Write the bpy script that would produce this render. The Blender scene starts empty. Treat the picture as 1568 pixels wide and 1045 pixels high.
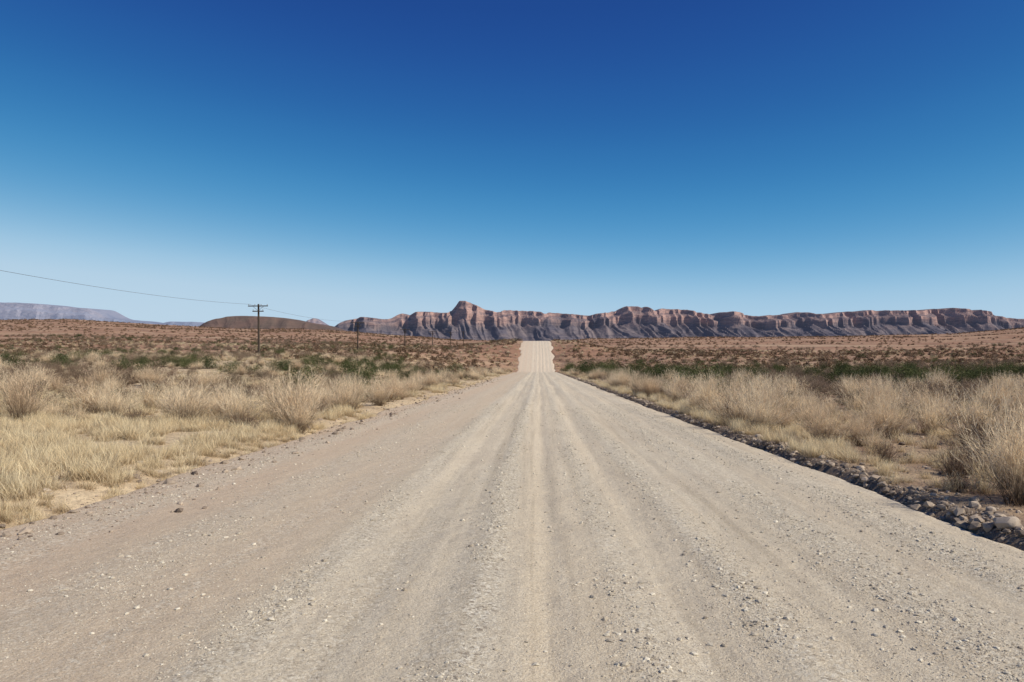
import bpy, math, numpy as np
rng = np.random.default_rng(7)
scene = bpy.context.scene
F = 1220.0
# ---------------------------------------------------------------- helpers
TAB = np.random.default_rng(3).random((256, 256))
def vnoise(x, y, seed=0):
    x = np.asarray(x, float) + seed * 17.31; y = np.asarray(y, float) + seed * 9.77
    xi = np.floor(x).astype(int); yi = np.floor(y).astype(int)
    fx = x - xi; fy = y - yi
    fx = fx * fx * (3 - 2 * fx); fy = fy * fy * (3 - 2 * fy)
    a = TAB[xi & 255, yi & 255]; b = TAB[(xi + 1) & 255, yi & 255]
    c = TAB[xi & 255, (yi + 1) & 255]; d = TAB[(xi + 1) & 255, (yi + 1) & 255]
    return (a * (1 - fx) + b * fx) * (1 - fy) + (c * (1 - fx) + d * fx) * fy
def fbm(x, y, seed=0, o=4):
    s = 0; a = .5; t = 0
    for i in range(o):
        s = s + a * vnoise(x * 2 ** i, y * 2 ** i, seed + i * 3); t += a; a *= .5
    return s / t
def ss(a, b, x):
    t = np.clip((x - a) / (b - a), 0, 1); return t * t * (3 - 2 * t)

def smooth_table(pts, sig):
    ys = np.arange(-400, 1600, .5)
    v = np.interp(ys, [p[0] for p in pts], [p[1] for p in pts])
    k = np.exp(-.5 * (np.arange(-80, 81) * .5 / sig) ** 2); k /= k.sum()
    vp = np.pad(v, 80, mode='edge')
    return ys, np.convolve(vp, k, mode='valid')
TP = smooth_table([(-400, 3), (-60, 1.44), (187, -4.49), (205, -6.2), (225, -5.6), (262, -1.0), (300, 2.5), (325, 3.4), (360, 3.9), (420, 3.2), (1500, 2)], 7)
TL = smooth_table([(-400, 3), (0, 0), (60, -.6), (137, -.7), (250, -.45), (1500, -.45)], 10)
TR = smooth_table([(-400, 3), (0, 0), (60, -1.3), (150, -2.2), (250, -2.4), (1500, -2.4)], 10)
def P(y): return np.interp(y, *TP)
CREST = [(-900, 486), (0, 491), (100, 489), (200, 494), (300, 500), (400, 505), (500, 507), (560, 512), (650, 518), (700, 522), (790, 524), (850, 524), (900, 519), (1000, 517), (1100, 516), (1300, 514), (1450, 512), (1520, 507), (1568, 503), (1700, 498), (2400, 496)]
def widen(y): return 1 + .16 * ss(195, 230, y) + .02 * ss(230, 320, y)
def xr(y): return 4.1 + .35 * (fbm(y / 3., y * 0, 5) - .5) + 2.4 * (fbm(y / 12., y * 0, 15) - .5) * ss(190, 240, y)
def xl(y): return -5.15 + .7 * (fbm(y / 4., y * 0, 9) - .5) + 2.4 * (fbm(y / 12., y * 0, 19) - .5) * ss(190, 240, y)
def G(x, y):
    x = np.asarray(x, float); y = np.asarray(y, float)
    u = x / np.maximum(y, 250)
    cpx = np.interp(824 + F * u, [c[0] for c in CREST], [c[1] for c in CREST])
    zc = 1.6 + 1200 * (530 - cpx) / F
    sw = ss(-10, 10, x)
    z250 = np.interp(y, *TL) * (1 - sw) + np.interp(y, *TR) * sw
    t = np.clip((y - 250) / 950, 0, 1)
    side = z250 * (1 - t) + zc * t
    side = side * np.exp(-np.clip(y - 1200, 0, None) / 1500.)
    ax = np.abs(x)
    und = (fbm(x / 30, y / 30, 2, 3) - .5) * 1.3 * ss(10, 40, ax) + (fbm(x / 170, y / 170, 4) - .5) * 7 * ss(350, 700, y)
    w = ss(7, 38, ax)
    base = P(y) * (1 - w) + side * w + und
    base = base + (fbm(x / 1.6, y / 1.6, 6) - .5) * .16 * ss(4.6, 7, ax)
    xs = x / widen(y)
    r = xr(y); l = xl(y)
    h = -.09 + (.09 + .11) * ss(r - .02, r + .2, xs) - .04 * ss(r + .4, r + 2., xs)
    h = h + (.09 + .09) * ss(-l - .2, -l + .9, -xs) + .7 * ss(6, 16, ax) * ss(150, 230, y) * (1 - ss(300, 380, y))
    h = h + .07 * (fbm(x * 3, y * 3, 8) - .5) * ss(r - .1, r + .3, xs)
    return base + h
BANDS = [(-4.4, .5, .3), (-3.0, .35, .35), (-1.65, .7, .22), (-.42, 1., .16), (.62, .6, .16), (1.45, .8, .22), (2.5, .7, .3), (3.5, .8, .3)]
def road_z(x, y):
    xs = x / widen(y)
    z = P(y) + .02 - .15 * ss(0, .3, xs - xr(y)) - .15 * ss(0, .4, xl(y) - xs)
    wob = .25 * (fbm(y / 9., y * 0, 21) - .5)
    for c, a, w in BANDS:
        z = z + .026 * a * np.exp(-((xs - c - wob) / w) ** 2) * (.3 + 1.4 * fbm(x * 0 + c, y / 5., 41, 3))
    z = z - .024 * np.exp(-((xs - .12 - wob) / .12) ** 2) - .02 * np.exp(-((xs + 1.1 - wob) / .18) ** 2) - .015 * np.exp(-((xs - 1.02 - wob) / .14) ** 2)
    z = z + .014 * (fbm(x * 2, y * 1.2, 31) - .5) + .04 * (fbm(x * .5, y * .15, 33) - .5) + .018 * (fbm(x * 7, y * 5, 35) - .5)
    return z

def grid_mesh(name, X, Y, Z, mat, smooth=True):
    ny, nx = X.shape
    v = np.stack([X, Y, Z], -1).reshape(-1, 3).astype(np.float32)
    i = np.arange(nx * ny).reshape(ny, nx)
    f = np.stack([i[:-1, :-1], i[:-1, 1:], i[1:, 1:], i[1:, :-1]], -1).reshape(-1, 4)
    return np_mesh(name, v, f, mat, smooth)
def np_mesh(name, v, f, mat, smooth=False, link=True):
    me = bpy.data.meshes.new(name)
    k = f.shape[1]
    me.vertices.add(len(v)); me.vertices.foreach_set('co', np.ascontiguousarray(v, dtype=np.float32).ravel())
    me.loops.add(len(f) * k); me.loops.foreach_set('vertex_index', np.ascontiguousarray(f, dtype=np.int32).ravel())
    me.polygons.add(len(f)); me.polygons.foreach_set('loop_start', np.arange(len(f), dtype=np.int32) * k)
    me.update(calc_edges=True)
    me.polygons.foreach_set('use_smooth', np.full(len(f), smooth))
    me.update(); me.validate()
    if mat: me.materials.append(mat)
    ob = bpy.data.objects.new(name, me)
    if link: scene.collection.objects.link(ob)
    return ob

class NT:
    def __init__(s, name):
        s.m = bpy.data.materials.new(name); s.m.use_nodes = True
        s.t = s.m.node_tree; s.t.nodes.clear()
        s.out = s.n('ShaderNodeOutputMaterial')
    def n(s, ty, **k):
        nd = s.t.nodes.new(ty)
        for a, b in k.items(): setattr(nd, a, b)
        return nd
    def set(s, sock, v):
        if hasattr(v, 'links') or isinstance(v, bpy.types.NodeSocket): s.t.links.new(v, sock)
        elif isinstance(v, tuple) and len(v) == 3 and sock.type == 'RGBA': sock.default_value = (*v, 1)
        else: sock.default_value = v
    def math(s, op, a, b=0.0, c=None):
        nd = s.n('ShaderNodeMath', operation=op); s.set(nd.inputs[0], a); s.set(nd.inputs[1], b)
        if c is not None: s.set(nd.inputs[2], c)
        return nd.outputs[0]
    def mix(s, f, a, b, mode='MIX'):
        nd = s.n('ShaderNodeMix', data_type='RGBA', blend_type=mode)
        s.set(nd.inputs[0], f); s.set(nd.inputs[6], a); s.set(nd.inputs[7], b); return nd.outputs[2]
    def mr(s, v, a, b, c=0., d=1., smooth=True):
        nd = s.n('ShaderNodeMapRange'); nd.interpolation_type = 'SMOOTHSTEP' if smooth else 'LINEAR'
        s.set(nd.inputs[0], v)
        for i, q in enumerate((a, b, c, d)): s.set(nd.inputs[i + 1], q)
        return nd.outputs[0]
    def noise(s, vec, scale, detail=4, rough=.55, sc=None):
        if sc:
            mp = s.n('ShaderNodeMapping'); s.set(mp.inputs[0], vec); mp.inputs['Scale'].default_value = sc; vec = mp.outputs[0]
        nd = s.n('ShaderNodeTexNoise'); s.set(nd.inputs['Vector'], vec)
        nd.inputs['Scale'].default_value = scale; nd.inputs['Detail'].default_value = detail; nd.inputs['Roughness'].default_value = rough
        return nd.outputs[0]
    def vor(s, vec, scale, out='Distance'):
        nd = s.n('ShaderNodeTexVoronoi'); s.set(nd.inputs['Vector'], vec); nd.inputs['Scale'].default_value = scale
        return nd.outputs[out]
    def coord(s):
        tc = s.n('ShaderNodeTexCoord'); sp = s.n('ShaderNodeSeparateXYZ'); s.t.links.new(tc.outputs['Object'], sp.inputs[0])
        return tc.outputs['Object'], sp.outputs[0], sp.outputs[1], sp.outputs[2]
    def bump(s, h, dist, strength=1., nrm=None):
        nd = s.n('ShaderNodeBump'); s.set(nd.inputs['Height'], h); nd.inputs['Distance'].default_value = dist
        s.set(nd.inputs['Strength'], strength)
        if nrm is not None: s.set(nd.inputs['Normal'], nrm)
        return nd.outputs[0]
    def diffuse(s, col, nrm=None, rough=.9, haze=None):
        b = s.n('ShaderNodeBsdfPrincipled'); s.set(b.inputs['Base Color'], col); b.inputs['Roughness'].default_value = rough
        b.inputs['Specular IOR Level'].default_value = .1
        if nrm is not None: s.set(b.inputs['Normal'], nrm)
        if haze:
            b.inputs['Emission Color'].default_value = (*haze[:3], 1); b.inputs['Emission Strength'].default_value = haze[3]  # faint surface emission painted in to stand for airlight
        s.t.links.new(b.outputs[0], s.out.inputs[0]); return s.m

# ---------------------------------------------------------------- materials
def mat_road():
    m = NT('gravel_road_mat'); v, x, y, z = m.coord()
    streak = m.noise(v, 1., 4, .55, sc=(1.9, .05, 1))
    streak2 = m.noise(v, 1., 4, .7, sc=(6., .12, 1))
    patch = m.noise(v, .5, 4)
    fine = m.noise(v, 70, 4, .75)
    med = m.noise(v, 7, 6, .75)
    # loose-gravel windrows at the real band positions
    wv = m.math('ADD', x, m.math('MULTIPLY', m.math('SUBTRACT', m.noise(v, 1., 3, .5, sc=(.3, .12, 1)), .5), .5))
    band = None
    for c, a, w_ in BANDS:
        g = m.mr(m.math('ABSOLUTE', m.math('SUBTRACT', wv, c)), w_ * 1.25, w_ * .3, 0, a)
        band = g if band is None else m.math('MAXIMUM', band, g)
    grav = m.math('MULTIPLY', m.math('MAXIMUM', band, m.mr(streak, .50, .66, 0, .6)), m.mr(med, .30, .52))
    col = m.mix(m.mr(streak, .35, .65), (.67, .56, .405), (.575, .49, .365))
    col = m.mix(m.mr(streak2, .42, .66, 0, .45), col, (.78, .675, .51))
    col = m.mix(m.mr(streak2, .48, .30, 0, .5), col, (.44, .36, .255))
    edge = m.math('ADD', x, m.math('MULTIPLY', patch, .9))
    shoulder = m.mr(edge, -1.15, -1.75)
    col = m.mix(m.math('MULTIPLY', shoulder, .7), col, (.57, .44, .31))
    col = m.mix(m.math('MULTIPLY', m.mr(edge, -2.6, -3.6), .5), col, (.55, .40, .28))
    col = m.mix(m.mr(patch, .45, .75, 0, .35), col, (.54, .435, .315))
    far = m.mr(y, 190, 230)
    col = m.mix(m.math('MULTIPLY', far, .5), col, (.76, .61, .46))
    col = m.mix(m.math('MULTIPLY', band, .35), col, (.57, .51, .40))
    sp1 = m.n('ShaderNodeSeparateColor'); m.set(sp1.inputs[0], m.vor(v, 42, 'Color'))
    sp2 = m.n('ShaderNodeSeparateColor'); m.set(sp2.inputs[0], m.vor(v, 110, 'Color'))
    dk = m.math('MULTIPLY', m.mr(sp1.outputs[0], .62, .95, 0, .85), grav)
    lt = m.math('MULTIPLY', m.mr(sp1.outputs[1], .62, .9, 0, .85), grav)
    col = m.mix(dk, col, (.26, .21, .16)); col = m.mix(lt, col, (.82, .75, .61))
    col = m.mix(m.mr(sp2.outputs[0], .6, 1., 0, .45), col, (.33, .27, .2))
    col = m.mix(m.mr(sp2.outputs[1], .7, 1., 0, .4), col, (.82, .75, .61))
    col = m.mix(m.mr(fine, .35, .75, 0, .5), col, m.mix(1., col, (.62, .59, .54), 'MULTIPLY'))
    col = m.mix(m.mr(med, .5, .72, 0, .35), col, (.44, .36, .265))
    n1 = m.bump(med, .04, .7)
    n2 = m.bump(m.vor(v, 42), .018, m.math('MULTIPLY', grav, -.9), n1)
    n3 = m.bump(fine, .010, .9, n2)
    return m.diffuse(col, n3)
def mat_ground():
    m = NT('veld_ground_mat'); v, x, y, z = m.coord()
    n1 = m.noise(v, .35, 5); n2 = m.noise(v, 3., 6, .7); n3 = m.noise(v, 25, 4, .7)
    big = m.noise(v, .02, 5, .6)
    left = m.mix(m.mr(n1, .35, .65), (.46, .34, .21), (.68, .53, .34))
    right = m.mix(m.mr(n1, .42, .66), (.29, .195, .13), (.50, .37, .235))
    near = m.mix(m.mr(x, -3, 5), left, right)
    near = m.mix(m.mr(n2, .45, .7, 0, .6), near, (.26, .185, .13))
    near = m.mix(m.mr(n3, .4, .75, 0, .55), near, m.mix(1., near, (.45, .42, .4), 'MULTIPLY'))
    farc = m.mix(m.mr(big, .35, .65), (.29, .16, .10), (.38, .235, .15))
    dots = m.noise(v, .22, 6, .75, sc=(1, .5, 1))
    farc = m.mix(m.mr(dots, .48, .61, 0, .75), farc, (.14, .085, .06))
    bands = m.noise(v, 1., 4, .6, sc=(.004, .02, 1))
    farc = m.mix(m.mr(bands, .5, .65, 0, .5), farc, (.48, .355, .235))
    col = m.mix(m.mr(y, 70, 260), near, farc)
    verge = m.math('MULTIPLY', m.mr(x, 4.0, 4.25), m.mr(x, 4.4, 4.9, 1, 0))
    col = m.mix(m.math('MULTIPLY', verge, m.mr(y, 60, 150, .75, 0)), col, (.17, .13, .10))
    nn = m.bump(n2, .12, .8); nn = m.bump(n3, .02, .8, nn)
    nn = m.bump(dots, .4, .4, nn)
    return m.diffuse(col, nn)
def mat_plant(name, c1, c2, base, hb, tr=.3, vary=.5):
    m = NT(name); v, x, y, z = m.coord()
    oi = m.n('ShaderNodeObjectInfo'); ge = m.n('ShaderNodeNewGeometry')
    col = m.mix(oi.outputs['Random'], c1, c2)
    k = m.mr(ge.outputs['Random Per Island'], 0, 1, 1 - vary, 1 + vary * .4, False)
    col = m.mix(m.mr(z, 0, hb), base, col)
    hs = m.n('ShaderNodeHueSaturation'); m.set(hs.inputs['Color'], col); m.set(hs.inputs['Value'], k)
    d = m.n('ShaderNodeBsdfDiffuse'); t = m.n('ShaderNodeBsdfTranslucent'); mx = m.n('ShaderNodeMixShader')
    m.set(d.inputs[0], hs.outputs[0]); m.set(t.inputs[0], hs.outputs[0]); mx.inputs[0].default_value = tr
    m.t.links.new(d.outputs[0], mx.inputs[1]); m.t.links.new(t.outputs[0], mx.inputs[2]); m.t.links.new(mx.outputs[0], m.out.inputs[0])
    return m.m
def mat_stone(name, c1, c2):
    m = NT(name); v, x, y, z = m.coord()
    ge = m.n('ShaderNodeNewGeometry')
    col = m.mix(ge.outputs['Random Per Island'], c1, c2)
    n = m.noise(v, 30, 5, .7)
    col = m.mix(m.mr(n, .4, .7, 0, .4), col, m.mix(1., col, (.5, .5, .5), 'MULTIPLY'))
    return m.diffuse(col, m.bump(n, .01, .5))
def mat_mountain(name, talus, talus2, cliff, z0, z1, sc=.01, streak=1., haze=None):  # blue-leaning colours passed in have distance airlight painted into them
    m = NT(name); v, x, y, z = m.coord()
    ge = m.n('ShaderNodeNewGeometry'); sp = m.n('ShaderNodeSeparateXYZ'); m.t.links.new(ge.outputs['True Normal'], sp.inputs[0])
    n = m.noise(v, sc, 6, .6); n2 = m.noise(v, sc * 6, 5, .7, sc=(1, 1, 3))
    strata = m.noise(v, sc * 5, 4, .6, sc=(.2, .2, 2.4))
    col = m.mix(m.mr(n, .35, .65), talus, talus2)
    zz = m.math('ADD', z, m.math('MULTIPLY', m.math('SUBTRACT', n, .5), (z1 - z0) * 2.4))
    steep = m.mr(sp.outputs[2], .9, .6)
    cl = m.math('MULTIPLY', m.mr(zz, z0, z1), m.math('ADD', m.math('MULTIPLY', steep, .6), .4))
    col = m.mix(m.math('MULTIPLY', cl, m.mr(n2, .35, .6, .35, 1.)), col, cliff)
    col = m.mix(m.mr(strata, .48, .6, 0, .5 * streak), col, m.mix(1., col, (.5, .5, .58), 'MULTIPLY'))
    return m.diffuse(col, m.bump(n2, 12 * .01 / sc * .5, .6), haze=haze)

# ---------------------------------------------------------------- world / sun
sd = np.array([.90, -.32, .0]); el = math.radians(42)
az = math.atan2(sd[0], sd[1])
w = bpy.data.worlds.new('World'); scene.world = w; w.use_nodes = True
nt = w.node_tree; nt.nodes.clear()
sky = nt.nodes.new('ShaderNodeTexSky'); sky.sky_type = 'NISHITA'; sky.sun_disc = False
sky.sun_elevation = el; sky.sun_rotation = az; sky.air_density = 1.0; sky.dust_density = .6; sky.ozone_density = 3.0; sky.altitude = 1200
bg = nt.nodes.new('ShaderNodeBackground'); bg.inputs[1].default_value = .10
ow = nt.nodes.new('ShaderNodeOutputWorld')
spc = nt.nodes.new('ShaderNodeSeparateColor'); nt.links.new(sky.outputs[0], spc.inputs[0])
ml = nt.nodes.new('ShaderNodeMath'); ml.operation = 'MULTIPLY'; ml.inputs[1].default_value = .1; nt.links.new(spc.outputs[1], ml.inputs[0])
cr = nt.nodes.new('ShaderNodeValToRGB'); cr.color_ramp.interpolation = 'B_SPLINE'
E = cr.color_ramp.elements
stops = [(.10, (.010, .042, .20)), (.18, (.015, .068, .29)), (.22, (.020, .105, .355)), (.27, (.029, .165, .43)), (.335, (.055, .255, .53)), (.405, (.11, .345, .61)), (.475, (.21, .45, .68)), (.545, (.34, .56, .75)), (.63, (.46, .635, .785)), (.85, (.54, .68, .80))]
E[0].position = stops[0][0]; E[0].color = (*stops[0][1], 1); E[1].position = stops[-1][0]; E[1].color = (*stops[-1][1], 1)
for p_, c_ in stops[1:-1]:
    e_ = E.new(p_); e_.color = (*c_, 1)
nt.links.new(ml.outputs[0], cr.inputs[0])
v2 = nt.nodes.new('ShaderNodeVectorMath'); v2.operation = 'SCALE'; v2.inputs['Scale'].default_value = 10.
nt.links.new(cr.outputs[0], v2.inputs[0])
nt.links.new(v2.outputs[0], bg.inputs[0])
nt.links.new(bg.outputs[0], ow.inputs[0])
from mathutils import Vector
sl = bpy.data.lights.new('sun', 'SUN'); sl.energy = 5.0; sl.angle = math.radians(.5); sl.color = (1, .925, .81)
so = bpy.data.objects.new('sun', sl); scene.collection.objects.link(so)
dirv = Vector((math.sin(az) * math.cos(el), math.cos(az) * math.cos(el), math.sin(el)))
so.rotation_euler = dirv.to_track_quat('Z', 'Y').to_euler()

# ---------------------------------------------------------------- ground & road
t = np.arange(-9., 9.001, .02); xs = 4 * np.sinh(t)
ys = np.concatenate([np.linspace(-300, -6, 40), np.linspace(-5, 2.9, 40), 3 * np.exp(np.arange(0, 9.3, .018))])
X, Y = np.meshgrid(xs, ys)
grid_mesh('ground', X, Y, G(X, Y), mat_ground())
xs = np.linspace(-6.6, 5.5, 250)
ys = np.concatenate([np.linspace(-60, -3, 60), np.linspace(-2.8, 2.9, 60), 3 * np.exp(np.arange(0, 5.2, .0065))])
X, Y = np.meshgrid(xs, ys); X = X * widen(Y)
grid_mesh('gravel_road', X, Y, road_z(X, Y), mat_road())

# ---------------------------------------------------------------- stones
ph = (1 + 5 ** .5) / 2
ICO = np.array([(-1, ph, 0), (1, ph, 0), (-1, -ph, 0), (1, -ph, 0), (0, -1, ph), (0, 1, ph), (0, -1, -ph), (0, 1, -ph), (ph, 0, -1), (ph, 0, 1), (-ph, 0, -1), (-ph, 0, 1)]) / math.sqrt(1 + ph * ph)
ICF = np.array([(0, 11, 5), (0, 5, 1), (0, 1, 7), (0, 7, 10), (0, 10, 11), (1, 5, 9), (5, 11, 4), (11, 10, 2), (10, 7, 6), (7, 1, 8), (3, 9, 4), (3, 4, 2), (3, 2, 6), (3, 6, 8), (3, 8, 9), (4, 9, 5), (2, 4, 11), (6, 2, 10), (8, 6, 7), (9, 8, 1)])
def stones(name, x, y, z, size, mat, flat=.6):
    n = len(x)
    v = np.repeat(ICO[None], n, 0) * rng.uniform(.7, 1.25, (n, 12, 1))
    v = v * np.stack([rng.uniform(.7, 1.3, n), rng.uniform(.7, 1.3, n), rng.uniform(.7, 1.2, n) * flat], -1)[:, None, :]
    a = rng.uniform(0, 6.28, n); c, s = np.cos(a)[:, None], np.sin(a)[:, None]
    vx = v[..., 0] * c - v[..., 1] * s; vy = v[..., 0] * s + v[..., 1] * c
    v = np.stack([vx, vy, v[..., 2]], -1) * size[:, None, None]
    v[..., 0] += x[:, None]; v[..., 1] += y[:, None]; v[..., 2] += (z + size * flat * .25)[:, None]
    f = (ICF[None] + (np.arange(n) * 12)[:, None, None]).reshape(-1, 3)
    return np_mesh(name, v.reshape(-1, 3), f, mat)
n = 130000
y = 3.4 * (32 / 3.4) ** (rng.random(n) ** 1.2)
x = rng.uniform(-5.3, 4.2, n)
k = rng.random(n) < .72
bi = rng.choice(len(BANDS), n, p=np.array([b[1] * b[2] for b in BANDS]) / sum(b[1] * b[2] for b in BANDS))
bc = np.array([b[0] for b in BANDS])[bi]; bw = np.array([b[2] for b in BANDS])[bi]
wob = .25 * (fbm(y / 9., y * 0, 21) - .5)
x = np.where(k, bc + wob + bw * rng.normal(0, .75, n), x)
keep = (x > xl(y)) & (x < xr(y)) & (fbm(x * 1.1, y * .6, 40, 3) > .38 + rng.uniform(-.08, .08, n))
x, y = x[keep], y[keep]
sz = .0030 * np.exp(rng.exponential(.34, len(x))); sz = np.minimum(sz, .019) * (1 + y / 45)
stones('road_gravel', x, y, road_z(x, y), sz, mat_stone('gravel_mat', (.36, .30, .225), (.70, .63, .50)))
n = 22000
y = 4 * (90 / 4) ** rng.random(n)
x = np.where(rng.random(n) < .4, xr(y) + np.abs(rng.normal(.02, .24, n)), np.where(rng.random(n) < .3, xl(y) - rng.normal(0, .5, n), xr(y) + rng.uniform(0, 9, n)))
sz = np.minimum(.006 * np.exp(rng.exponential(.55, n)), .06) * (1 + y / 80)
zz = np.maximum(G(x, y), np.where((x > xl(y)) & (x < xr(y)), road_z(x, y), -99))
stones('verge_stones', x, y, zz, sz, mat_stone('verge_stone_mat', (.17, .13, .10), (.50, .40, .30)), .7)

def rock(name, x, y, r, mat, seed):
    import bmesh
    bm = bmesh.new(); bmesh.ops.create_icosphere(bm, subdivisions=4, radius=1)
    q = np.random.default_rng(seed); pl = q.normal(size=(14, 3)); pl /= np.linalg.norm(pl, axis=1)[:, None]; dd = q.uniform(.6, .95, 14)
    for v in bm.verts:
        c = np.array(v.co)
        for p_, d_ in zip(pl, dd):
            e = c @ p_ - d_
            if e > 0: c = c - p_ * e * .92
        c += .04 * (fbm(c[0] * 4 + 5, c[1] * 4 + c[2] * 3, seed) - .5)
        v.co = c * np.array([1.1, .9, .75]) * r
    me = bpy.data.meshes.new(name); bm.to_mesh(me); bm.free(); me.materials.append(mat)
    ob = bpy.data.objects.new(name, me); scene.collection.objects.link(ob)
    ob.location = (x, y, float(G(x, y)) + r * .3); return ob
rm = mat_stone('rock_mat', (.44, .36, .28), (.48, .39, .30))
rock('rock', 4.32, 7.35, .12, rm, 3)
rock('rock', 4.6, 8.1, .05, rm, 5)

# ---------------------------------------------------------------- plants
def strips(base, d, L, bend, width, segs=3, q=rng):
    n = len(base)
    side = np.cross(d, q.normal(size=(n, 3))); side /= np.linalg.norm(side, axis=1)[:, None] + 1e-9
    V = []
    for i in range(segs + 1):
        t_ = i / segs
        c = base + d * (L * t_)[:, None] + bend * (t_ ** 2)
        wv = (width * (1 - t_ * .85) * .5)[:, None]
        V += [c - side * wv, c + side * wv]
    V = np.stack(V, 1); m_ = 2 * (segs + 1)
    f = np.array([(2 * i, 2 * i + 1, 2 * i + 3, 2 * i + 2) for i in range(segs)])
    Fc = (f[None] + (np.arange(n) * m_)[:, None, None]).reshape(-1, 4)
    return V.reshape(-1, 3), Fc
def join(parts):
    o = 0; V = []; Fs = []
    for v, f in parts: V.append(v); Fs.append(f + o); o += len(v)
    return np.concatenate(V), np.concatenate(Fs)
def dirs(n, lo, hi, q):
    a = q.uniform(0, 2 * np.pi, n); th = np.radians(q.uniform(lo, hi, n))
    return np.stack([np.cos(a) * np.sin(th), np.sin(a) * np.sin(th), np.cos(th)], -1)
def leaves(c, s, q):
    n = len(c); a = q.normal(size=(n, 3)); a /= np.linalg.norm(a, axis=1)[:, None]
    b = np.cross(a, q.normal(size=(n, 3))); b /= np.linalg.norm(b, axis=1)[:, None]
    s = s[:, None]
    V = np.stack([c - a * s, c + b * s * .5, c + a * s, c - b * s * .5], 1)
    return V.reshape(-1, 3), np.arange(n * 4).reshape(-1, 4)
def grass_tuft(q):
    n = 150; r0 = .11
    b = np.concatenate([q.normal(0, r0 * .6, (n, 2)), np.full((n, 1), -.02)], 1)
    d = dirs(n, 0, 36, q); L = q.uniform(.12, .34, n)
    bend = np.stack([q.normal(0, .05, n), q.normal(0, .05, n), -q.uniform(0, .06, n)], -1)
    return strips(b, d, L, bend, q.uniform(.004, .009, n), 2, q)
def straw_bush(q):
    n = 170
    b = np.concatenate([q.normal(0, .10, (n, 2)), np.full((n, 1), -.04)], 1)
    d = dirs(n, 2, 50, q); L = q.uniform(.55, 1.15, n) * (1 - .25 * (1 - d[:, 2]))
    bend = np.stack([q.normal(0, .08, n), q.normal(0, .08, n), q.uniform(-.05, .12, n)], -1)
    parts = [strips(b, d, L, bend, q.uniform(.006, .011, n), 4, q)]
    m_ = n * 11; i = q.integers(0, n, m_); t_ = q.uniform(.4, 1., m_)
    c = b[i] + d[i] * (L[i] * t_)[:, None] + bend[i] * (t_ ** 2)[:, None]
    dd = d[i] + q.normal(0, .38, (m_, 3)); dd /= np.linalg.norm(dd, axis=1)[:, None]
    parts.append(strips(c, dd, q.uniform(.06, .22, m_), q.normal(0, .02, (m_, 3)), q.uniform(.005, .008, m_), 2, q))
    return join(parts)
def scrub(q, H=.6, nl=900, leaf=.02, ncl=16):
    cl = dirs(ncl, 0, 85, q) * (H * q.uniform(.45, 1., ncl))[:, None] * np.array([1.15, 1.15, .95])
    n = 46; b = np.zeros((n, 3)) + np.concatenate([q.normal(0, .05, (n, 2)), np.full((n, 1), -.03)], 1)
    tgt = cl[q.integers(0, ncl, n)] + q.normal(0, .08 * H, (n, 3)); v_ = tgt - b; L = np.linalg.norm(v_, axis=1)
    parts = [strips(b, v_ / L[:, None], L * 1.1, q.normal(0, .04, (n, 3)), q.uniform(.01, .02, n), 3, q)]
    i = q.integers(0, ncl, nl); c = cl[i] + q.normal(0, .17 * H, (nl, 3)); c[:, 2] = np.abs(c[:, 2])
    parts.append(leaves(c, q.uniform(.5, 1.4, nl) * leaf, q))
    m_ = 260; i = q.integers(0, ncl, m_); c = cl[i] + q.normal(0, .12 * H, (m_, 3)); c[:, 2] = np.abs(c[:, 2])
    dd = c / np.linalg.norm(c, axis=1)[:, None] + q.normal(0, .4, (m_, 3)); dd /= np.linalg.norm(dd, axis=1)[:, None]
    parts.append(strips(c, dd, q.uniform(.08, .22, m_), q.normal(0, .02, (m_, 3)), q.uniform(.005, .009, m_), 2, q))
    return join(parts)
def twig_bush(q):
    n = 120
    b = np.concatenate([q.normal(0, .07, (n, 2)), np.full((n, 1), -.03)], 1)
    d = dirs(n, 5, 75, q); L = q.uniform(.3, .75, n)
    bend = q.normal(0, .09, (n, 3)) + np.array([0, 0, .06])
    parts = [strips(b, d, L, bend, q.uniform(.008, .016, n), 4, q)]
    m_ = n * 12; i = q.integers(0, n, m_); t_ = q.uniform(.3, 1., m_)
    c = b[i] + d[i] * (L[i] * t_)[:, None] + bend[i] * (t_ ** 2)[:, None]
    dd = d[i] + q.normal(0, .7, (m_, 3)); dd /= np.linalg.norm(dd, axis=1)[:, None]
    parts.append(strips(c, dd, q.uniform(.05, .2, m_), q.normal(0, .03, (m_, 3)), q.uniform(.004, .008, m_), 2, q))
    return join(parts)
def far_clump(q):
    n = 70; c = dirs(n, 0, 90, q) * q.uniform(.2, .55, (n, 1)) * np.array([1, 1, .8]); c += q.normal(0, .08, (n, 3)); c[:, 2] = np.abs(c[:, 2])
    return leaves(c, q.uniform(.06, .15, n), q)

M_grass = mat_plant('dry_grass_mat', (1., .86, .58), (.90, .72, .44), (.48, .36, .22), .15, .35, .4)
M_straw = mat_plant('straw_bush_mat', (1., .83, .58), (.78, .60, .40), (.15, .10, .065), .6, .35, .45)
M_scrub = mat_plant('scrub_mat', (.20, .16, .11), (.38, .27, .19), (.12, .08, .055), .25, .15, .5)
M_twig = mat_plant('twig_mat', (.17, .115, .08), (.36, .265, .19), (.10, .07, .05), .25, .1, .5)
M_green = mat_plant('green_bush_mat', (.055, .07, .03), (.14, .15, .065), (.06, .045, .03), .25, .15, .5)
M_far = mat_plant('far_scrub_mat', (.12, .082, .055), (.33, .215, .135), (.13, .08, .052), .15, .1, .5)

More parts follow.
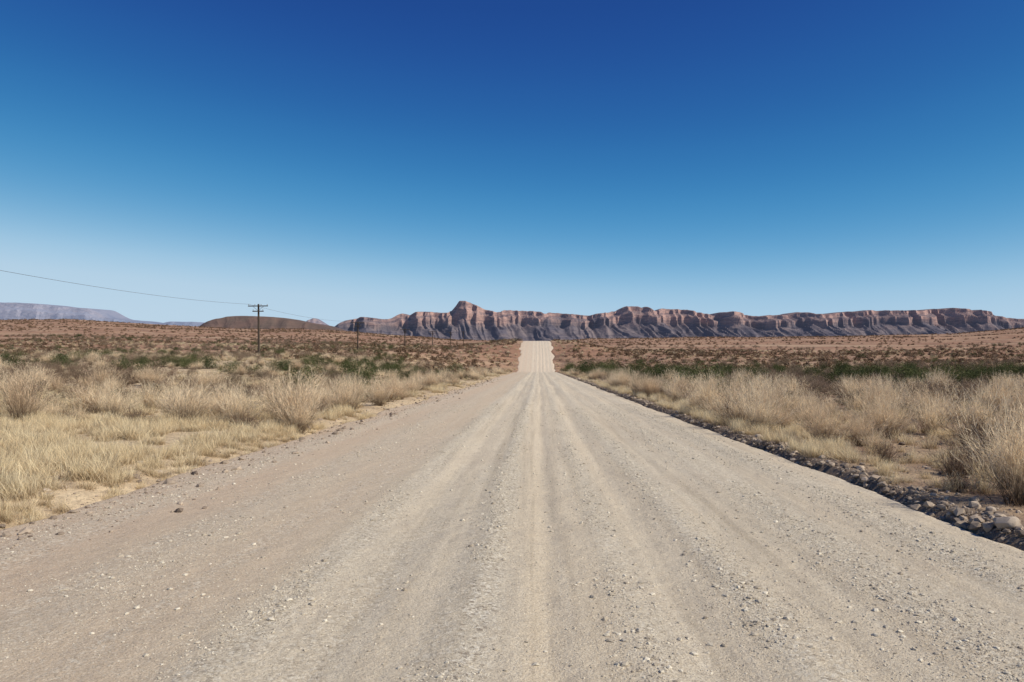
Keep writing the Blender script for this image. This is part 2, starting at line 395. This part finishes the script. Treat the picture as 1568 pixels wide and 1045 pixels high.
def proto(name, fn, k, mat, seed):
    col = bpy.data.collections.new(name + '_parts')
    for i in range(k):
        v, f = fn(np.random.default_rng(seed + i))
        col.objects.link(np_mesh(f'{name}_part_{i}', v, f, mat, False, False))
    return col, k
def scatter(name, pr, x, y, s, tilt=.12, flat=None):
    col, k = pr; n = len(x)
    me = bpy.data.meshes.new(name); me.vertices.add(n)
    me.vertices.foreach_set('co', np.stack([x, y, G(x, y) - .01], -1).astype(np.float32).ravel())
    def at(nm, ty, fld, arr): me.attributes.new(nm, ty, 'POINT').data.foreach_set(fld, arr)
    sc3 = np.stack([s * rng.uniform(.85, 1.25, n), s * rng.uniform(.85, 1.25, n), s * rng.uniform(.8, 1.15, n)], -1)
    at('scl', 'FLOAT_VECTOR', 'vector', sc3.astype(np.float32).ravel())
    at('rot', 'FLOAT_VECTOR', 'vector', np.stack([rng.normal(0, tilt, n), rng.normal(0, tilt, n), rng.uniform(0, 6.28, n)], -1).astype(np.float32).ravel())
    at('idx', 'INT', 'value', rng.integers(0, k, n).astype(np.int32))
    ob = bpy.data.objects.new(name, me); scene.collection.objects.link(ob)
    ng = bpy.data.node_groups.new(name + '_gn', 'GeometryNodeTree')
    ng.interface.new_socket('Geometry', in_out='INPUT', socket_type='NodeSocketGeometry')
    ng.interface.new_socket('Geometry', in_out='OUTPUT', socket_type='NodeSocketGeometry')
    N = ng.nodes.new; L = ng.links.new
    gi = N('NodeGroupInput'); go = N('NodeGroupOutput'); ip = N('GeometryNodeInstanceOnPoints'); ci = N('GeometryNodeCollectionInfo')
    ci.inputs['Collection'].default_value = col; ci.inputs['Separate Children'].default_value = True; ci.inputs['Reset Children'].default_value = True
    def na(nm, ty):
        q = N('GeometryNodeInputNamedAttribute'); q.data_type = ty; q.inputs[0].default_value = nm
        return [o for o in q.outputs if o.enabled][0]
    L(gi.outputs[0], ip.inputs['Points']); L(ci.outputs[0], ip.inputs['Instance']); ip.inputs['Pick Instance'].default_value = True
    L(na('idx', 'INT'), ip.inputs['Instance Index']); L(na('rot', 'FLOAT_VECTOR'), ip.inputs['Rotation']); L(na('scl', 'FLOAT_VECTOR'), ip.inputs['Scale'])
    L(ip.outputs[0], go.inputs[0])
    md = ob.modifiers.new('scatter', 'NODES'); md.node_group = ng
    return ob
def area(y0, y1, dens, um=.86):
    n = int(um * (y1 * y1 - y0 * y0) * dens)
    y = np.sqrt(rng.uniform(y0 * y0, y1 * y1, n)); x = rng.uniform(-um, um, n) * y; return x, y
def multi(l):
    a = [area(*q) for q in l]; return np.concatenate([q[0] for q in a]), np.concatenate([q[1] for q in a])
def offroad(x, y, ml, mr_): return (x / widen(y) < xl(y) - ml) | (x / widen(y) > xr(y) + mr_)

Pg = proto('dry_grass', grass_tuft, 5, M_grass, 100)
x, y = multi([(4, 30, 15), (30, 60, 5), (60, 150, .8), (150, 330, .2)])
nz = fbm(x / 1.3, y / 1.3, 50); n2 = fbm(x / 9, y / 9, 51)
pl_ = np.maximum(ss(.37, .54, nz), .0 + .55 * (y < 14)) * np.where(y < 30, 1, ss(.35, .6, n2))
pr_ = ss(.49, .58, nz * .6 + n2 * .4) * .7 * np.where(y < 13, .5, 1) + .03 + .6 * np.exp(-np.clip(x - xr(y) - .5, 0, None) / 1.) * ss(9, 13, y)
keep = offroad(x, y, -.05, .3) & (rng.random(len(x)) < np.where(x < 0, pl_, pr_))
x, y = x[keep], y[keep]
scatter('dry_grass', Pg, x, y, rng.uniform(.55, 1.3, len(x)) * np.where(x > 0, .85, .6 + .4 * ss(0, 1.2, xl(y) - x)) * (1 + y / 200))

Ps = proto('straw_bush', straw_bush, 6, M_straw, 200)
x, y = multi([(14, 60, .55), (60, 150, .16), (150, 300, .02)])
n2 = fbm(x / 8, y / 8, 60)
dr = np.where(x < 0, xl(y) - x, x - xr(y))
edge = .85 * np.exp(-np.clip(dr - 1.2, 0, None) / 1.8)
keep = offroad(x, y, .9, .8) & (rng.random(len(x)) < np.clip(ss(.42, .60, n2) * np.where(x < 0, .46, .38) + edge, 0, 1)) & ((x > 0) | (y > 19) | (x < -15)) & ((x < 0) | (y > 14)) & ((x < 0) | (dr < 11) | (y < 42))
x, y = x[keep], y[keep]; s = rng.uniform(.4, 1.2, len(x))
ex = [(-13, 20, 1.2), (-14.2, 19.5, .9), (-5.9, 19.5, 1.2), (-6.2, 20.6, 1.2), (-5.6, 18.6, .9), (-8.9, 20, 1.1), (-8.2, 21, .9), (-9.6, 21.5, .9), (-7.3, 19.3, 1.0), (-13.5, 24, 1.1), (-12.2, 25, 1.), (-6.1, 25, 1.15), (-6.4, 27, 1.1), (-6.0, 30, 1.1), (-6.3, 33, 1.1), (-10.5, 23, .8), (-11.5, 21.5, .9), (4.95, 19.5, 1.05), (5.1, 24, 1.0), (5.6, 15.5, .95), (6.1, 15, .75), (7.1, 17, .9), (8.6, 17.5, .9), (5.25, 8.6, 1.), (5.7, 8.9, 1.), (5.75, 9.7, .8), (9.5, 15.5, .9), (7.9, 12.4, .7), (7.3, 11.2, .8)]
x = np.append(x, [e[0] for e in ex]); y = np.append(y, [e[1] for e in ex]); s = np.append(s, [e[2] for e in ex])
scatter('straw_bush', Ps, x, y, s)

Pc = proto('scrub', scrub, 5, M_scrub, 300)
x, y = multi([(16, 60, .26), (60, 160, .16), (160, 420, .05)])
n2 = fbm(x / 14, y / 14, 70)
keep = offroad(x, y, 2, 1.5) & (rng.random(len(x)) < ss(.38, .6, n2) * np.where((x > 0) & (y > 130), .35, 1)) & ((x > 0) | (y > 24))
x, y = x[keep], y[keep]; s = rng.uniform(.5, 1.3, len(x)) * (1 + y / 500)
scatter('dry_shrub', Pc, x, y, s)

Pt = proto('twig_bush', twig_bush, 5, M_twig, 350)
x, y = multi([(17, 60, .18), (60, 140, .06)])
keep = offroad(x, y, 1.4, 1.2) & (rng.random(len(x)) < ss(.35, .6, fbm(x / 10, y / 10, 75))) & ((x > 0) | (y > 22))
x, y = x[keep], y[keep]; s = rng.uniform(.6, 1.4, len(x))
ex = [(6.3, 11.3, .9), (7.0, 11.6, 1.1), (7.6, 11.8, 1.1), (8.4, 12.6, 1.2), (5.7, 10.9, .7), (6.6, 10.4, .6), (7.6, 13.6, 1.1), (8.0, 10.6, 1.1), (4.95, 9.4, .4), (6.9, 9.2, .6), (5.4, 12.4, .5), (-6.9, 18.8, .8), (-7.8, 20.2, .8), (-10.4, 20.6, .9), (-12, 20.3, .8), (-6.6, 24, .9), (-9.3, 24, 1.), (9.7, 13.6, 1.2), (10.6, 14.8, 1.2)]
x = np.append(x, [e[0] for e in ex]); y = np.append(y, [e[1] for e in ex]); s = np.append(s, [e[2] for e in ex])
scatter('twiggy_shrub', Pt, x, y, s)

Pn = proto('green_bush', lambda q: scrub(q, .8, 1900, .028, 18), 4, M_green, 400)
x, y = multi([(30, 110, .06), (110, 400, .012)])
n2 = fbm(x / 25, y / 25, 80)
keep = offroad(x, y, 3, 3) & (rng.random(len(x)) < (ss(.42, .6, n2) + .7 * ss(45, 60, y) * ss(105, 85, y) * (x > 8)) * np.where((x > 0) & (y > 120), .3, 1))
x, y = x[keep], y[keep]; s = rng.uniform(.6, 1.7, len(x))
ex = [(-16.5, 72, 2.1), (-25, 75, 1.3), (-22, 76, 1.2), (-27, 70, 1.4), (7.5, 120, 2.6), (9.8, 118, 2.2), (5.9, 150, 2.0), (6.5, 160, 2.2), (12, 125, 2.4), (8.5, 100, 1.9), (11, 90, 2.1), (9, 84, 1.7), (13, 105, 2.6), (10.5, 132, 2.9), (8, 140, 2.5), (7, 104, 2.1), (6.6, 112, 2.4), (15, 96, 2.4), (17, 92, 2.), (14, 66, 1.6), (16, 60, 1.5), (22, 48, 1.7), (24, 52, 1.6), (19, 50, 1.4), (28, 55, 1.7), (-30, 60, 1.5), (-20, 110, 2.), (-12, 115, 2.), (-33, 80, 1.8), (8.5, 215, 2.2), (-9, 205, 1.8), (7.2, 178, 2.2)]
x = np.append(x, [e[0] for e in ex]); y = np.append(y, [e[1] for e in ex]); s = np.append(s, [e[2] for e in ex])
scatter('green_bush', Pn, x, y, s)

Pf = proto('far_scrub', far_clump, 5, M_far, 500)
x, y = multi([(110, 350, .09), (350, 1250, .015)])
n2 = fbm(x / 60, y / 60, 90)
keep = offroad(x, y, 2, 2) & (rng.random(len(x)) < ss(.3, .62, n2) * np.where(x > 0, .75, 1))
x, y = x[keep], y[keep]
scatter('distant_scrub', Pf, x, y, rng.uniform(.7, 1.6, len(x)) * (1 + y / 1200))

# ---------------------------------------------------------------- mountains
def massif(name, D, tab, mat, A=160, W=600, per=260, x_step=5, y_step=6, cliff=.34, cw=45, back=450, seed=1, rough=1., jag=1., relief=.13):
    px = np.array([q[0] for q in tab]); pz = np.array([q[1] for q in tab])
    x0, x1 = (px[0] - 824) / F * D, (px[-1] - 824) / F * D
    xs = np.arange(x0, x1, x_step); ys = np.arange(D - W - A - 60, D + back, y_step)
    X, Y = np.meshgrid(xs, ys)
    tt = np.interp(824 + F * xs / D, px, pz); kk = np.hanning(9); kk /= kk.sum()
    tt = np.convolve(np.pad(tt, 4, mode='edge'), kk, mode='valid')
    T = 1.6 + D * (530 - tt[None] + 0 * X) / F
    ridg = lambda a: 1 - np.abs(2 * a - 1)
    T = T - jag * D / F * (5. * ss(.55, .95, ridg(vnoise(X / (per * .5), Y * 0, seed + 21))) * ridg(vnoise(X / (per * .9), Y * 0, seed + 22)) + 2.2 * (fbm(X / (per * .1), Y * 0, seed + 4) - .5))
    wx = X + per * .35 * (fbm(X / per, Y / per, seed + 11) - .5) + (Y - D) * .25
    sp_ = .55 * ridg(vnoise(wx / per, Y / (per * 5), seed)) + .3 * ridg(vnoise(wx / (per * .42), Y / (per * 2.5), seed + 2)) + .15 * ridg(vnoise(wx / (per * .15), Y / per, seed + 3))
    yf = D - A * sp_
    t_ = Y - yf + 30 * rough * (fbm(X / 45, Y / 45, seed + 7) - .5)
    Wl = W * (.55 + .45 * sp_)
    s_ = np.clip(1 + t_ / Wl, 0, 1)
    h = (1 - cliff) * s_ ** 1.4
    h = np.where(t_ > 0, (1 - cliff) + cliff * .55 * ss(0, cw * .3, t_) + .12 * cliff * ss(cw * .3, cw, t_) + cliff * .33 * ss(cw, cw * 1.4, t_), h)
    rel = np.abs(2 * vnoise(wx / (per * .22), Y / (per * 1.2), seed + 31) - 1) * .6 + np.abs(2 * vnoise(wx / (per * .09), Y / (per * .6), seed + 32) - 1) * .4
    Z = h * T - (1 - h) * 10 - rel * relief * T * np.clip(h * 2.5, 0, 1) * np.where(t_ < 0, 1, np.exp(-np.clip(t_, 0, None) / (cw * .8)))
    Z = Z * (1 - .9 * ss(D + back * .5, D + back, Y))
    return grid_mesh(name, X, Y, Z, mat, False)
RANGE = [(492, 515), (510, 503), (530, 491), (560, 486), (590, 489), (600, 487), (615, 480), (650, 478), (690, 480), (700, 469), (705, 462), (722, 464), (740, 471), (760, 476), (800, 477), (860, 481), (900, 484), (930, 477), (960, 470), (985, 470), (996, 478), (1003, 478), (1012, 471), (1050, 474), (1080, 480), (1130, 478), (1150, 481), (1200, 479), (1215, 475), (1250, 480), (1300, 478), (1320, 472), (1370, 474), (1400, 472), (1440, 471), (1480, 475), (1500, 479), (1530, 487), (1568, 489), (1640, 492), (1760, 500), (1900, 515)]
HZ = (.35, .42, .62)  # painted airlight: bluish glow given to the mountain surfaces themselves
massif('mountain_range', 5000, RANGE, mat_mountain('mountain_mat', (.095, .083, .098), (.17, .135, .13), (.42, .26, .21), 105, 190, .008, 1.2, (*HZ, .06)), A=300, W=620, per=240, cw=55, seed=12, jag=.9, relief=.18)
massif('distant_plateau', 9000, [(-500, 470), (0, 463), (60, 465), (100, 470), (143, 473), (152, 479), (170, 488), (210, 491), (245, 497), (262, 493), (300, 493), (340, 500), (420, 512)], mat_mountain('plateau_mat', (.12, .135, .18), (.15, .16, .20), (.25, .23, .25), 250, 380, .003, .4, (*HZ, .28)), A=250, W=900, per=700, x_step=18, y_step=22, cw=70, back=900, seed=30, rough=.6, jag=.12, relief=.07)  # bluish talus and cliff colours include painted airlight, on top of the glow
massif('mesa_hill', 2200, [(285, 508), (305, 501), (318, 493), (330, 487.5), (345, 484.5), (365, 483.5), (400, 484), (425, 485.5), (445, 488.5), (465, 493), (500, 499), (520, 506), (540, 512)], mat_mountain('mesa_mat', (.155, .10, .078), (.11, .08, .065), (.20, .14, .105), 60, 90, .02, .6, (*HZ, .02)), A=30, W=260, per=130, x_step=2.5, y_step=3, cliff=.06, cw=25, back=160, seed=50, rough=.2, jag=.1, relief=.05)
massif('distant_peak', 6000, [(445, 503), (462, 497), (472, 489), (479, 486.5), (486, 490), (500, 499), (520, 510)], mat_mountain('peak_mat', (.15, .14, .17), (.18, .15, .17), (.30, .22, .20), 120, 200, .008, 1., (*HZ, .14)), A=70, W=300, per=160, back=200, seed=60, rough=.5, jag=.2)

# ---------------------------------------------------------------- power line
mw = NT('weathered_wood'); v, xx, yy, zz = mw.coord()
wn = mw.noise(v, 3, 5, .6, sc=(6, 6, .5))
WOOD = mw.diffuse(mw.mix(mw.mr(wn, .3, .7), (.045, .035, .028), (.11, .085, .065)), mw.bump(wn, .01))
mi = NT('insulator_mat'); INS = mi.diffuse((.25, .22, .2), None, .3)
mc = NT('wire_mat'); WIRE = mc.diffuse((.10, .10, .11), None, .6)
import bmesh
from mathutils import Matrix
def cyl(bm, p0, p1, r0, r1, seg=10, mi_=0):
    p0 = Vector(p0); p1 = Vector(p1); d = p1 - p0
    M = Matrix.Translation((p0 + p1) / 2) @ d.to_track_quat('Z', 'Y').to_matrix().to_4x4()
    r = bmesh.ops.create_cone(bm, cap_ends=True, segments=seg, radius1=r0, radius2=r1, depth=d.length, matrix=M)
    for v_ in r['verts']:
        for f_ in v_.link_faces: f_.material_index = mi_
def box(bm, c, s):
    bmesh.ops.create_cube(bm, size=1, matrix=Matrix.Translation(c) @ Matrix.Diagonal((*s, 1)))
PX = -48.
def pole(x, y, top):
    z0 = float(G(x, y)) - .3; H = top - z0
    bm = bmesh.new()
    cyl(bm, (0, 0, 0), (0, 0, H), .20, .15, 12)
    for zz_, wd in ((H - .35, 3.4), (H - 1.25, 1.9)):
        box(bm, (0, -.23, zz_), (wd, .14, .17))
        for sx in np.linspace(-1, 1, 4 if wd > 3 else 2):
            xx_ = sx * (wd / 2 - .12)
            cyl(bm, (xx_, -.23, zz_ + .087), (xx_, -.23, zz_ + .20), .02, .02, 8, 1)
            cyl(bm, (xx_, -.23, zz_ + .17), (xx_, -.23, zz_ + .25), .06, .075, 10, 1)
            cyl(bm, (xx_, -.23, zz_ + .252), (xx_, -.23, zz_ + .31), .075, .04, 10, 1)
    for sg in (-1, 1): cyl(bm, (sg * .9, -.14, H - .42), (sg * .1, -.13, H - 1.1), .025, .025, 6)
    me = bpy.data.meshes.new('power_pole'); bm.to_mesh(me); bm.free(); me.materials.append(WOOD); me.materials.append(INS)
    ob = bpy.data.objects.new('power_pole', me); scene.collection.objects.link(ob)
    ob.location = (x, y, z0); ob.rotation_euler = (0, rng.normal(0, .008), rng.normal(0, .04))
    return Vector((x - 1.58, y - .23, top - .04))
tops = [(-12, 9.5), (62, 9.0), (137, 8.8), (212, 8.1), (287, 7.8), (362, 8.4), (437, 9.4), (512, 11)]
pts = [pole(PX, yy_, tz) for yy_, tz in tops]
cu = bpy.data.curves.new('power_line_wire', 'CURVE'); cu.dimensions = '3D'; cu.bevel_depth = .018; cu.bevel_resolution = 1
for a, b in zip(pts[:-1], pts[1:]):
    s_ = cu.splines.new('POLY'); s_.points.add(24)
    for i in range(25):
        t_ = i / 24; p = a.lerp(b, t_); s_.points[i].co = (p.x, p.y, p.z - 4 * .7 * t_ * (1 - t_), 1)
cu.materials.append(WIRE)
wo = bpy.data.objects.new('power_line_wire', cu); scene.collection.objects.link(wo)

# ---------------------------------------------------------------- camera
cam = bpy.data.cameras.new('camera'); co = bpy.data.objects.new('camera', cam); scene.collection.objects.link(co)
cam.sensor_width = 36; cam.lens = 36 * F / 1568
cam.shift_x = (784 - 824) / 1568.; cam.shift_y = (530 - 522.5) / 1568.
cam.clip_start = .1; cam.clip_end = 60000
co.location = (0, 0, 1.6); co.rotation_euler = (math.radians(90), 0, 0)
scene.camera = co
scene.view_settings.view_transform = 'Standard'; scene.view_settings.look = 'None'; scene.view_settings.exposure = 0
